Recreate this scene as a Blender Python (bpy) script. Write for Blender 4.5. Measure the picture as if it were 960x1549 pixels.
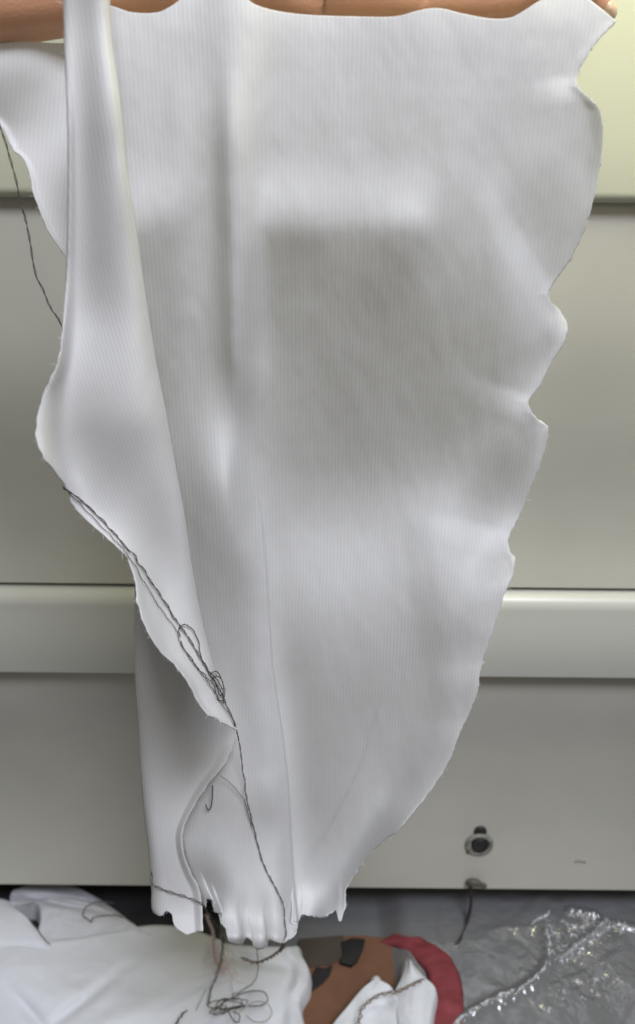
import bpy, bmesh, math, random
import numpy as np
from mathutils import Vector, Matrix
random.seed(7); np.random.seed(7)
S = bpy.context.scene
for o in list(bpy.data.objects): bpy.data.objects.remove(o)
col = S.collection
# ------------------------------------------------------------------ camera
PITCH, ROLL, F = math.radians(25), math.radians(0.55), 1250.0
CAM = np.array([0.0, -1.0, 1.25])
fw = np.array([0, math.cos(PITCH), -math.sin(PITCH)])
rt0 = np.array([1.0, 0, 0]); up0 = np.cross(rt0, fw)
rt = rt0*math.cos(ROLL) + up0*math.sin(ROLL); up = -rt0*math.sin(ROLL) + up0*math.cos(ROLL)
cd = bpy.data.cameras.new('camera'); cam = bpy.data.objects.new('camera', cd); col.objects.link(cam)
cam.matrix_world = Matrix(((rt[0], up[0], -fw[0], CAM[0]), (rt[1], up[1], -fw[1], CAM[1]), (rt[2], up[2], -fw[2], CAM[2]), (0, 0, 0, 1)))
cd.sensor_fit = 'HORIZONTAL'; cd.sensor_width = 36; cd.lens = 36*F/960; cd.clip_end = 50; cd.clip_start = 0.02
cd.dof.use_dof = True; cd.dof.focus_distance = 0.70; cd.dof.aperture_fstop = 9
S.camera = cam
# ------------------------------------------------------------------ light
S.view_settings.view_transform = 'Standard'; S.view_settings.look = 'None'
S.view_settings.exposure = 0.0; S.view_settings.gamma = 1.0
w = bpy.data.worlds.new('World'); S.world = w; w.use_nodes = True
w.node_tree.nodes['Background'].inputs[0].default_value = (1.0, 0.965, 0.91, 1)
w.node_tree.nodes['Background'].inputs[1].default_value = 0.16
def area(name, loc, target, size, sy, power, color):
    l = bpy.data.lights.new(name, 'AREA'); l.shape = 'RECTANGLE'; l.size = size; l.size_y = sy; l.energy = power; l.color = color
    o = bpy.data.objects.new(name, l); col.objects.link(o); o.location = loc
    o.rotation_euler = (Vector(target)-Vector(loc)).to_track_quat('-Z', 'Y').to_euler()
    return o
LDIR = np.array([0.20, -0.50, 0.84]); LDIR /= np.linalg.norm(LDIR)
KC = np.array([0.0, -0.38, 0.9])
area('ceiling_lamp', KC+LDIR*4.0, KC, 1.5, 1.1, 166, (0.85, 0.88, 1.0))
area('warm_fill', (0.35, -1.75, 2.05), (0.0, -0.38, 1.25), 0.5, 0.3, 3, (1.0, 0.88, 0.68))  # added fill light, warms the top of the cloth and the skin
area('machine_work_lamp', (0.45, -0.14, 1.72), (0.35, -0.05, 1.15), 0.7, 0.06, 5.8, (0.98, 0.97, 0.60))

# ------------------------------------------------------------------ helpers
def ray(px, py):
    px = np.asarray(px, float); py = np.asarray(py, float)
    return fw + rt*((px-480)/F)[..., None] + up*((774.5-py)/F)[..., None]
def at(px, py, Y):
    d = ray(px, py); t = (np.asarray(Y)-CAM[1])/d[..., 1]; return CAM + d*t[..., None]
def atz(px, py, Z):
    d = ray(px, py); t = (np.asarray(Z)-CAM[2])/d[..., 2]; return CAM + d*t[..., None]
def tag(o, label=None, cat=None, group=None, kind=None):
    if label: o['label'] = label
    if cat: o['category'] = cat
    if group: o['group'] = group
    if kind: o['kind'] = kind
    return o
def link(name, me, mat=None, parent=None, smooth=True):
    o = bpy.data.objects.new(name, me); col.objects.link(o)
    if mat: me.materials.append(mat)
    if smooth: me.polygons.foreach_set('use_smooth', [True]*len(me.polygons))
    if parent: o.parent = parent
    return o
def empty(name, loc=(0, 0, 0)):
    o = bpy.data.objects.new(name, None); col.objects.link(o); o.empty_display_size = .05; return o
def grid_mesh(name, P, uv=None, more=None):
    """P: rows x cols x 3 (list of such grids is joined)"""
    Ps = P if isinstance(P, list) else [P]; UVs = uv if isinstance(uv, list) else [uv]*len(Ps)
    V = []; Fc = []; UVv = []; base = 0
    for p, q in zip(Ps, UVs):
        n, m = p.shape[:2]; V.append(p.reshape(-1, 3))
        i, j = np.meshgrid(np.arange(n-1), np.arange(m-1), indexing='ij')
        a = base + i*m + j
        Fc.append(np.stack([a, a+m, a+m+1, a+1], -1).reshape(-1, 4)); base += n*m
        UVv.append((q if q is not None else np.zeros((n, m, 2))).reshape(-1, 2))
    V = np.concatenate(V); Fc = np.concatenate(Fc); UVv = np.concatenate(UVv)
    me = bpy.data.meshes.new(name)
    me.vertices.add(len(V)); me.vertices.foreach_set('co', V.ravel())
    me.loops.add(Fc.size); me.loops.foreach_set('vertex_index', Fc.ravel().astype(np.int32))
    me.polygons.add(len(Fc)); me.polygons.foreach_set('loop_start', np.arange(0, Fc.size, 4, dtype=np.int32))
    me.update(calc_edges=True)
    l = me.uv_layers.new(name='UVMap'); l.data.foreach_set('uv', UVv[Fc.ravel()].ravel())
    me.validate(); return me
def curve_pts(pts, n, smooth=True):
    p = np.array(pts, float); d = np.r_[0, np.cumsum(np.hypot(*np.diff(p, axis=0).T))]
    t = np.linspace(0, d[-1], n)
    return np.stack([np.interp(t, d, p[:, 0]), np.interp(t, d, p[:, 1])], -1) if not smooth else crom(p, d, t)
def crom(p, d, t):
    p = np.asarray(p, float); m = np.zeros_like(p)
    for k in range(len(p)):
        if 0 < k < len(p)-1:
            m[k] = (p[k+1]-p[k-1])/(d[k+1]-d[k-1])
        elif k == 0: m[k] = (p[1]-p[0])/(d[1]-d[0])
        else: m[k] = (p[-1]-p[-2])/(d[-1]-d[-2])
    i = np.clip(np.searchsorted(d, t, side='right')-1, 0, len(d)-2); h = (d[i+1]-d[i])[:, None]; s = ((t-d[i])/(d[i+1]-d[i]))[:, None]
    return (2*s**3-3*s**2+1)*p[i] + (s**3-2*s**2+s)*h*m[i] + (-2*s**3+3*s**2)*p[i+1] + (s**3-s**2)*h*m[i+1]
def by_y(pts, ys):
    p = np.array(pts, float); d = p[:, 1]
    c = crom(p, d, np.asarray(ys)); return c[:, 0]
def coons(L, R, T, B):
    n, m = len(L), len(T); s = np.linspace(0, 1, m)[None, :, None]; t = np.linspace(0, 1, n)[:, None, None]
    return ((1-s)*L[:, None] + s*R[:, None] + (1-t)*T[None] + t*B[None]
            - ((1-s)*(1-t)*L[0] + s*(1-t)*R[0] + (1-s)*t*L[-1] + s*t*R[-1]))
def vnoise(x, y, seed=0):
    r = np.random.RandomState(seed).rand(256, 256); xi = np.floor(x).astype(int); yi = np.floor(y).astype(int)
    fx = x-xi; fy = y-yi; fx = fx*fx*(3-2*fx); fy = fy*fy*(3-2*fy)
    g = lambda a, b: r[a % 256, b % 256]
    return (g(xi, yi)*(1-fx)+g(xi+1, yi)*fx)*(1-fy)+(g(xi, yi+1)*(1-fx)+g(xi+1, yi+1)*fx)*fy - .5
def fbm(x, y, seed=0, oct=4):
    v = 0; a = 1
    for k in range(oct): v = v + a*vnoise(x*2**k+7.3*k, y*2**k+3.1*k, seed+k); a *= .5
    return v
def catmull3(P, n):
    P = np.array(P, float); d = np.r_[0, np.cumsum(np.linalg.norm(np.diff(P, axis=0), axis=1))]
    return crom(P, d, np.linspace(0, d[-1], n))
def tube(path, r, sides=6):
    """path Nx3, r scalar or N ; returns grid"""
    path = np.asarray(path, float); n = len(path); r = np.broadcast_to(r, (n,))
    T = np.gradient(path, axis=0); T /= np.linalg.norm(T, axis=1)[:, None]+1e-12
    N = np.cross(T[0], [0.31, .2, .93]); N /= np.linalg.norm(N); out = np.zeros((n, sides+1, 3))
    for k in range(n):
        N = N - T[k]*N.dot(T[k]); N /= np.linalg.norm(N); Bn = np.cross(T[k], N)
        a = np.linspace(0, 2*np.pi, sides+1)
        out[k] = path[k] + r[k]*(np.cos(a)[:, None]*N + np.sin(a)[:, None]*Bn)
    return out
def weld(o, d=1e-5):
    bm = bmesh.new(); bm.from_mesh(o.data); bmesh.ops.remove_doubles(bm, verts=bm.verts, dist=d); bm.to_mesh(o.data); bm.free()

# ------------------------------------------------------------------ materials
def mat(name, base=(.8, .8, .8), rough=.6, spec=.5, noise=0.0, nscale=20, bump=0, bscale=200, sheen=0, coords='Object', rvar=0.0, trans=0):
    m = bpy.data.materials.new(name); m.use_nodes = True; nt = m.node_tree; b = nt.nodes['Principled BSDF']
    b.inputs['Roughness'].default_value = rough; b.inputs['Specular IOR Level'].default_value = spec
    b.inputs['Base Color'].default_value = (*base, 1)
    if sheen: b.inputs['Sheen Weight'].default_value = sheen
    tc = nt.nodes.new('ShaderNodeTexCoord')
    if noise or rvar:
        n = nt.nodes.new('ShaderNodeTexNoise'); n.inputs['Scale'].default_value = nscale; n.inputs['Detail'].default_value = 5
        nt.links.new(tc.outputs[coords], n.inputs['Vector'])
        if noise:
            r = nt.nodes.new('ShaderNodeValToRGB'); r.color_ramp.elements[0].position = .3; r.color_ramp.elements[1].position = .7
            r.color_ramp.elements[0].color = (*[c*(1-noise) for c in base], 1); r.color_ramp.elements[1].color = (*[min(1, c*(1+noise)) for c in base], 1)
            nt.links.new(n.outputs['Fac'], r.inputs['Fac']); nt.links.new(r.outputs['Color'], b.inputs['Base Color'])
        if rvar:
            mr = nt.nodes.new('ShaderNodeMapRange'); mr.inputs[1].default_value = .3; mr.inputs[2].default_value = .7
            mr.inputs[3].default_value = rough-rvar; mr.inputs[4].default_value = rough+rvar
            nt.links.new(n.outputs['Fac'], mr.inputs[0]); nt.links.new(mr.outputs[0], b.inputs['Roughness'])
    if bump:
        n2 = nt.nodes.new('ShaderNodeTexNoise'); n2.inputs['Scale'].default_value = bscale; n2.inputs['Detail'].default_value = 3
        bp = nt.nodes.new('ShaderNodeBump'); bp.inputs['Strength'].default_value = bump; bp.inputs['Distance'].default_value = .001
        nt.links.new(tc.outputs[coords], n2.inputs['Vector']); nt.links.new(n2.outputs['Fac'], bp.inputs['Height']); nt.links.new(bp.outputs[0], b.inputs['Normal'])
    if trans:
        t = nt.nodes.new('ShaderNodeBsdfTranslucent'); t.inputs[0].default_value = (*base, 1); mx = nt.nodes.new('ShaderNodeMixShader'); mx.inputs[0].default_value = trans
        nt.links.new(b.outputs[0], mx.inputs[1]); nt.links.new(t.outputs[0], mx.inputs[2]); nt.links.new(mx.outputs[0], nt.nodes['Material Output'].inputs[0])
    return m
PITCHR = 0.0029
def knit_mat():
    m = bpy.data.materials.new('ribbed_knit'); m.use_nodes = True; nt = m.node_tree; N = nt.nodes.new; L = nt.links.new
    b = nt.nodes['Principled BSDF']; b.inputs['Roughness'].default_value = .85; b.inputs['Specular IOR Level'].default_value = .15
    b.inputs['Sheen Weight'].default_value = .15
    uv = N('ShaderNodeUVMap'); uv.uv_map = 'UVMap'; sp = N('ShaderNodeSeparateXYZ'); L(uv.outputs[0], sp.inputs[0])
    nz = N('ShaderNodeTexNoise'); nz.inputs['Scale'].default_value = 9; nz.inputs['Detail'].default_value = 2; L(uv.outputs[0], nz.inputs['Vector'])
    def M(op, a, c=None, d=None):
        n = N('ShaderNodeMath'); n.operation = op
        for k, v in enumerate((a, c, d)):
            if v is None: continue
            if hasattr(v, 'links'): L(v, n.inputs[k])
            else: n.inputs[k].default_value = v
        return n.outputs[0]
    wob = M('MULTIPLY', M('SUBTRACT', nz.outputs['Fac'], .5), .004)
    ph = M('MULTIPLY', M('ADD', sp.outputs[0], wob), 2*math.pi/PITCHR)
    rib = M('MULTIPLY_ADD', M('SINE', ph), .5, .5)
    # knitted courses: little chevrons down each rib
    cph = M('ADD', M('MULTIPLY', sp.outputs[1], 2*math.pi/0.0019), M('MULTIPLY', M('ABSOLUTE', M('SINE', M('MULTIPLY', ph, .5))), 2.0))
    crs = M('MULTIPLY_ADD', M('SINE', cph), .5, .5)
    n3 = N('ShaderNodeTexNoise'); n3.inputs['Scale'].default_value = 700; n3.inputs['Detail'].default_value = 2; L(uv.outputs[0], n3.inputs['Vector'])
    big = N('ShaderNodeTexNoise'); big.inputs['Scale'].default_value = 14; big.inputs['Detail'].default_value = 4; L(uv.outputs[0], big.inputs['Vector'])
    amp = M('MULTIPLY_ADD', big.outputs['Fac'], 1.2, -.15)     # rib stands out more in some places (stretch)
    h = M('ADD', M('MULTIPLY', rib, M('MULTIPLY', amp, 1.0)), M('ADD', M('MULTIPLY', crs, .07), M('MULTIPLY', n3.outputs['Fac'], .35)))
    bp = N('ShaderNodeBump'); bp.inputs['Strength'].default_value = .24; bp.inputs['Distance'].default_value = .0006; L(h, bp.inputs['Height']); L(bp.outputs[0], b.inputs['Normal'])
    r = N('ShaderNodeValToRGB'); r.color_ramp.elements[0].color = (.735, .73, .715, 1); r.color_ramp.elements[1].color = (.80, .80, .795, 1)
    r.color_ramp.elements[0].position = 0; r.color_ramp.elements[1].position = .8
    md_ = N('ShaderNodeTexNoise'); md_.inputs['Scale'].default_value = 90; md_.inputs['Detail'].default_value = 5; L(uv.outputs[0], md_.inputs['Vector'])
    L(M('ADD', M('MULTIPLY', rib, M('MULTIPLY_ADD', amp, .7, .35)), M('ADD', M('MULTIPLY', n3.outputs['Fac'], .35), M('MULTIPLY_ADD', md_.outputs['Fac'], .5, -.25))), r.inputs['Fac']); L(r.outputs[0], b.inputs['Base Color'])
    t = N('ShaderNodeBsdfTranslucent'); t.inputs[0].default_value = (.8, .8, .76, 1); mx = N('ShaderNodeMixShader'); mx.inputs[0].default_value = .27
    L(b.outputs[0], mx.inputs[1]); L(t.outputs[0], mx.inputs[2]); L(mx.outputs[0], nt.nodes['Material Output'].inputs[0])
    return m
M_knit = knit_mat()
M_cream = mat('machine_paint', (.46, .45, .39), .34, .5, noise=.06, nscale=5, bump=.05, bscale=900, rvar=.06)
M_fascia = mat('fascia_paint', (.52, .525, .41), .3, .5, noise=.03, nscale=3, bump=.04, bscale=900)
M_ledge = mat('ledge_paint', (.52, .52, .465), .3, .5, noise=.03, nscale=3, bump=.04, bscale=900)
M_dark = mat('dark_metal', (.03, .03, .03), .5)
M_floor = mat('dark_floor', (.04, .04, .042), .5, .5, noise=.35, nscale=14, bump=.2, bscale=150)
M_soft = mat('white_jersey', (.76, .775, .82), .9, .15, noise=.03, nscale=12, bump=.35, bscale=900, trans=.15)
M_thread = mat('dark_thread', (.10, .09, .085), .8, .2, noise=.5, nscale=300)
M_pink = mat('pink_yarn', (.55, .42, .38), .9, .1, noise=.1, nscale=200)
M_brownyarn = mat('brown_yarn', (.20, .15, .125), .9, .1, noise=.3, nscale=200)
M_card = mat('cardboard', (.15, .075, .045), .8, .2, noise=.15, nscale=25, bump=.4, bscale=90)
M_tape = mat('black_tape', (.012, .012, .014), .45)
M_red = mat('red_cloth', (.20, .038, .045), .7, .3, noise=.2, nscale=30, bump=.3, bscale=500)
M_rubber = mat('black_rubber', (.018, .017, .015), .55, noise=.4, nscale=90)
def skin_mat():
    m = mat('skin', (.80, .43, .255), .5, .35, noise=.1, nscale=22, bump=.3, bscale=420)
    b = m.node_tree.nodes['Principled BSDF']; b.inputs['Subsurface Weight'].default_value = .25; b.inputs['Subsurface Radius'].default_value = (.01, .004, .002); b.inputs['Subsurface Scale'].default_value = .6
    return m
M_skin = skin_mat(); M_nail = mat('nail', (.66, .47, .30), .3, .5)
def film_mat(name, gloss=.25, tint=(.9, .92, .95), rough=.12, haze=.1, bscale=60, bstr=.5):
    m = bpy.data.materials.new(name); m.use_nodes = True; nt = m.node_tree; N = nt.nodes.new; L = nt.links.new
    nt.nodes.remove(nt.nodes['Principled BSDF']); out = nt.nodes['Material Output']
    tr = N('ShaderNodeBsdfTransparent'); tr.inputs[0].default_value = (*tint, 1)
    g = N('ShaderNodeBsdfGlossy'); g.inputs['Roughness'].default_value = rough
    df = N('ShaderNodeBsdfDiffuse'); df.inputs[0].default_value = (.7, .70, .71, 1)
    tc = N('ShaderNodeTexCoord'); n = N('ShaderNodeTexNoise'); n.inputs['Scale'].default_value = bscale; n.inputs['Detail'].default_value = 6
    n.inputs['Distortion'].default_value = 1.2
    L(tc.outputs['Object'], n.inputs['Vector']); bp = N('ShaderNodeBump'); bp.inputs['Strength'].default_value = bstr; bp.inputs['Distance'].default_value = .004
    L(n.outputs['Fac'], bp.inputs['Height']); L(bp.outputs[0], g.inputs['Normal'])
    lw = N('ShaderNodeFresnel'); lw.inputs[0].default_value = 1.5; L(bp.outputs[0], lw.inputs['Normal'])
    ad = N('ShaderNodeMath'); ad.operation = 'MULTIPLY_ADD'; L(lw.outputs[0], ad.inputs[0]); ad.inputs[1].default_value = 1.0; ad.inputs[2].default_value = gloss; ad.use_clamp = True; ad.inputs[1].default_value = .5 if gloss < 0 else 1.0
    m1 = N('ShaderNodeMixShader'); m1.inputs[0].default_value = haze; L(tr.outputs[0], m1.inputs[1]); L(df.outputs[0], m1.inputs[2])
    m2 = N('ShaderNodeMixShader'); L(ad.outputs[0], m2.inputs[0]); L(m1.outputs[0], m2.inputs[1]); L(g.outputs[0], m2.inputs[2]); L(m2.outputs[0], out.inputs[0])
    return m
M_film = film_mat('clear_film', gloss=.05, haze=.20, rough=.15, bscale=9, bstr=.14)
M_clear = film_mat('clear_tape', gloss=-.03, haze=.12, tint=(1, 1, 1), bscale=20, bstr=.2)
M_ring = film_mat('clear_plastic_ring', gloss=.0, haze=.3, bscale=10, bstr=.1)

# ------------------------------------------------------------------ the setting: floor
P = np.array([[[x, y, 0.0] for x in np.linspace(-3, 3, 13)] for y in np.linspace(-2.5, 3, 13)])[:, ::-1]
tag(link('floor', grid_mesh('floor', P), M_floor), kind='structure')

# ------------------------------------------------------------------ machine
mach = tag(empty('knitting_machine'), 'cream metal front of an industrial machine with stacked horizontal panels', 'machine')
def extr(name, prof, m, x0=-1.1, x1=1.1, parent=mach, smooth=True, close=True):
    prof = np.array(prof, float)
    prof = np.concatenate([prof, prof[:1]])
    xs = np.linspace(x0, x1, 3); P = np.stack([np.stack([np.full(len(prof), x), prof[:, 0], prof[:, 1]], -1) for x in xs], 0)
    me = grid_mesh(name, P); o = link(name, me, m, parent, smooth); 
    bm = bmesh.new(); bm.from_mesh(me); bmesh.ops.remove_doubles(bm, verts=bm.verts, dist=1e-6); bmesh.ops.holes_fill(bm, edges=[e for e in bm.edges if e.is_boundary])
    bmesh.ops.recalc_face_normals(bm, faces=bm.faces); bm.to_mesh(me); bm.free()
    md = o.modifiers.new('es', 'EDGE_SPLIT'); md.split_angle = math.radians(40); return o
zz = lambda py, Y=0.0, px=480: float(at(px, py, Y)[2])
def sp(z0, z1, pts, n=24):     # profile from (fraction from the top, Y)
    t = np.linspace(0, 1, n); f = np.array(pts); y = crom(f[:, 1:2], f[:, 0], t)[:, 0]; return [(a, z0+(z1-z0)*b) for a, b in zip(y, t)]
z_lip = zz(306, -.03); z_seam = zz(889); z_ledge_b = zz(1007); z_bot = zz(1331)
# upper fascia: bulges forward, rounded lower lip
pf = [(.05, 1.75)] + [(-.004-.010*math.sin(a*math.pi/2), 1.75+(z_lip+.012-1.75)*a) for a in np.linspace(0, 1, 12)]
pf += [(-.014+.012*(1-math.cos(a)), z_lip+.012-.012*math.sin(a)) for a in np.linspace(0, math.pi/2, 8)[1:]] + [(.05, z_lip)]
extr('upper_fascia', pf, M_fascia)
# middle panel: dished, turns slightly up towards its foot
extr('middle_panel', sp(z_lip+.004, z_seam+.0032, [(0, .006), (.1, .004), (.3, .004), (.55, .012), (.75, .019), (.9, .014), (1, .001)]) + [(.06, z_seam+.0032), (.06, z_lip+.004)], M_cream)
# seam shadow strip behind
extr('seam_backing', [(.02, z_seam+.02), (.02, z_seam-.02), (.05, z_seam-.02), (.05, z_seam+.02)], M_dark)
# ledge: rounded top, then slopes back
lp = [(.055, z_seam-.0035), (.004, z_seam-.0035)] + [(-.018*math.sin(a)-.0, z_seam-.0035-.022*(1-math.cos(a))) for a in np.linspace(.0, math.pi/2, 9)][1:]
h0 = z_seam-.0255
lp += [(-.018-.006*math.sin(t*math.pi*.75), h0+(z_ledge_b-h0)*t) for t in np.linspace(.1, 1, 8)] + [(.002, z_ledge_b-.003), (.055, z_ledge_b-.003)]
extr('ledge_rail', lp, M_ledge)
extr('lower_panel', sp(z_ledge_b-.004, z_bot, [(0, -.001), (.15, .003), (.4, .012), (.7, .006), (1, -.014)]) + [(.03, z_bot-.001), (.055, z_ledge_b-.004)], M_cream)
extr('machine_body', [(.062, 1.74), (.062, z_bot+.012), (.9, z_bot+.012), (.9, 1.74)], M_dark, -1.08, 1.08)

# cable hole with its clear ring
def disc_rings(c, radii_h, sides=28, sx=1.0):
    a = np.linspace(0, 2*np.pi, sides+1); rows = []
    for r, d in radii_h: rows.append(np.stack([c[0]+sx*r*np.cos(a), np.full_like(a, c[1]-d), c[2]+r*np.sin(a)], -1))
    return np.array(rows)
lowprof = np.array(sp(z_ledge_b-.004, z_bot, [(0, -.001), (.15, .003), (.4, .012), (.7, .006), (1, -.014)]))[::-1]
def ypan(px, py): z = float(at(px, py, 0.)[2]); return float(np.interp(z, lowprof[:, 1], lowprof[:, 0]))-.0005
pc = at(724, 1277, ypan(724, 1277)); pxm = .00109
ring = link('cable_ring', grid_mesh('r', disc_rings(pc, [(.0235, 0), (.0225, .004), (.0195, .0052), (.0165, .003), (.016, 0)])), mat('worn_ring', (.20, .195, .17), .45, noise=.4, nscale=120), mach)
plug = link('cable_hole', grid_mesh('p', disc_rings(pc+np.array([.001, 0, .001]), [(.0145, -.002), (.0145, .0045), (.013, .006), (.009, .004), (.004, .0035), (.0001, .003)], sx=.95)), M_rubber, ring)
p2 = at(726, 1257, ypan(726, 1257))
link('screw_hole', grid_mesh('s', disc_rings(p2, [(.0105, -.002), (.0105, .002), (.009, .0035), (.004, .003), (.0001, .003)])), M_rubber, mach)
p3 = at(708, 1288, ypan(708, 1288))
link('screw_hole', grid_mesh('s', disc_rings(p3, [(.0032, -.002), (.003, .002), (.0001, .002)], 12)), M_rubber, mach)
# scuff mark
sc = np.array([at(x, y, ypan(x, y)) for x, y in [(868, 1304), (874, 1302), (880, 1303), (887, 1304)]])
link('paint_scuff', grid_mesh('c', tube(catmull3(sc, 12), [.0002]+[.0012]*10+[.0002], 5)), mat('scuff', (.24, .22, .19), .7), mach)
# looping cable below
cb = catmull3([at(712, 1330, -.012), at(711, 1345, -.014), at(712, 1368, -.02), at(704, 1400, -.03), atz(690, 1428, .03), atz(672, 1425, .012), atz(662, 1400, .008), atz(668, 1375, .006)], 60)
o = link('cable', grid_mesh('cable', tube(cb, .0028, 8)), mat('cable', (.03, .022, .02), .6)); tag(o, 'dark thin cable hanging from the black hole and looping under the film', 'cable')
cl = catmull3([at(706, 1336, -.017), at(716, 1334, -.024), at(734, 1340, -.02)], 14)
o2 = link('cable_clip', grid_mesh('clip', tube(cl, [.003]*2+[.0065]*7+[.004]*5, 8)), mat('clip', (.1, .095, .075), .6), o)

# ------------------------------------------------------------------ hanging knit: relief solver
YC = -0.38
GX = np.arange(-96, 992, 8.0); GY = np.arange(-64, 1472, 8.0)
K_EXP = dict(key=1.0, amb=0.0)
def solve(points, W, centre=0, smooth=.002, iters=3, mu=1.0, wx=.05):
    """soft folds of the hanging sheet: heights h (m) over the sheet so its facing to the ceiling lamp varies as listed
       points: (px, py, facing value 0..1)."""
    gx, gy = np.meshgrid(GX, GY); 
    ys = sorted(points); rowsT = np.array([np.interp(GX, [p[0] for p in points[y]], [FV(p[1]) for p in points[y]]) for y in ys])
    T = np.stack([np.interp(GY, ys, rowsT[:, c]) for c in range(len(GX))], 1)
    ker = np.array([.06, .24, .4, .24, .06])
    for _ in range(2):
        Tp = np.pad(T, 2, 'edge'); T = sum(ker[k]*Tp[:, k:k+T.shape[1]] for k in range(5)); T = sum(ker[k]*T[k:k+len(GY)] for k in range(5))
    if centre: T = T-centre*(np.mean([FV(v) for y in ys for _, v in points[y]])+LDIR[1])
    g0 = at(gx, gy, np.full_like(gx, YC)); dX = np.gradient(g0[..., 0], axis=1); dZ = np.gradient(g0[..., 2], axis=0)
    h = np.zeros_like(gx)
    def grads(h):
        hx = np.zeros_like(h); hz = np.zeros_like(h)
        hx[:, :-1] = (h[:, 1:]-h[:, :-1])/dX[:, :-1]; hz[:-1] = (h[1:]-h[:-1])/dZ[:-1]; return hx, hz
    def gradsT(a, b):
        r = np.zeros_like(a); q = a[:, :-1]/dX[:, :-1]; r[:, 1:] += q; r[:, :-1] -= q
        q = b[:-1]/dZ[:-1]; r[1:] += q; r[:-1] -= q; return r
    def lap(h):
        r = np.zeros_like(h); r[1:-1, 1:-1] = 4*h[1:-1, 1:-1]-h[:-2, 1:-1]-h[2:, 1:-1]-h[1:-1, :-2]-h[1:-1, 2:]; return r
    def lapT(v):
        r = np.zeros_like(v); c = v[1:-1, 1:-1]; r[1:-1, 1:-1] += 4*c; r[:-2, 1:-1] -= c; r[2:, 1:-1] -= c; r[1:-1, :-2] -= c; r[1:-1, 2:] -= c; return r
    lx, ly, lz = LDIR
    for it in range(iters):
        hx, hz = grads(h); nn = np.sqrt(1+hx*hx+hz*hz); b = T*np.minimum(nn, 1.6)+ly
        s2 = smooth/(.004**2)
        def A(v):
            a, c = grads(v); e = W*(lx*a+lz*c); return gradsT(lx*e, lz*e)+s2*lapT(lap(v))+mu*v+gradsT(wx*a, .004*c)
        b = np.minimum(T, .93)*np.minimum(nn, 1.6)+ly; b = b*W; rhs = gradsT(lx*b, lz*b); r = rhs-A(h); p = r.copy(); rr = (r*r).sum()
        for k in range(350):
            Ap = A(p); al = rr/(p*Ap).sum(); h = h+al*p; r = r-al*Ap; r2 = (r*r).sum()
            if r2 < 1e-12: break
            p = r+(r2/rr)*p; rr = r2
    return h
def sample(h, px, py):
    fx = np.clip((px-GX[0])/8, 0, len(GX)-1.001); fy = np.clip((py-GY[0])/8, 0, len(GY)-1.001)
    i = fy.astype(int); j = fx.astype(int); a = fy-i; b = fx-j; a = a; b = b
    def cub(p0, p1, p2, p3, t): return p1+.5*t*(p2-p0+t*(2*p0-5*p1+4*p2-p3+t*(3*(p1-p2)+p3-p0)))
    R = []
    for di in (-1, 0, 1, 2):
        ii = np.clip(i+di, 0, len(GY)-1); c = [h[ii, np.clip(j+dj, 0, len(GX)-1)] for dj in (-1, 0, 1, 2)]
        R.append(cub(*c, b))
    return cub(*R, a)
# facing value from how bright a place reads (0..255)
def FV(v, gain=1.0):
    s = v/255.; l = s/12.92 if s < .04045 else ((s+.055)/1.055)**2.4
    return (l-AMB)/KEY*gain
AMB, KEY = 0.12, 0.62
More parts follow.
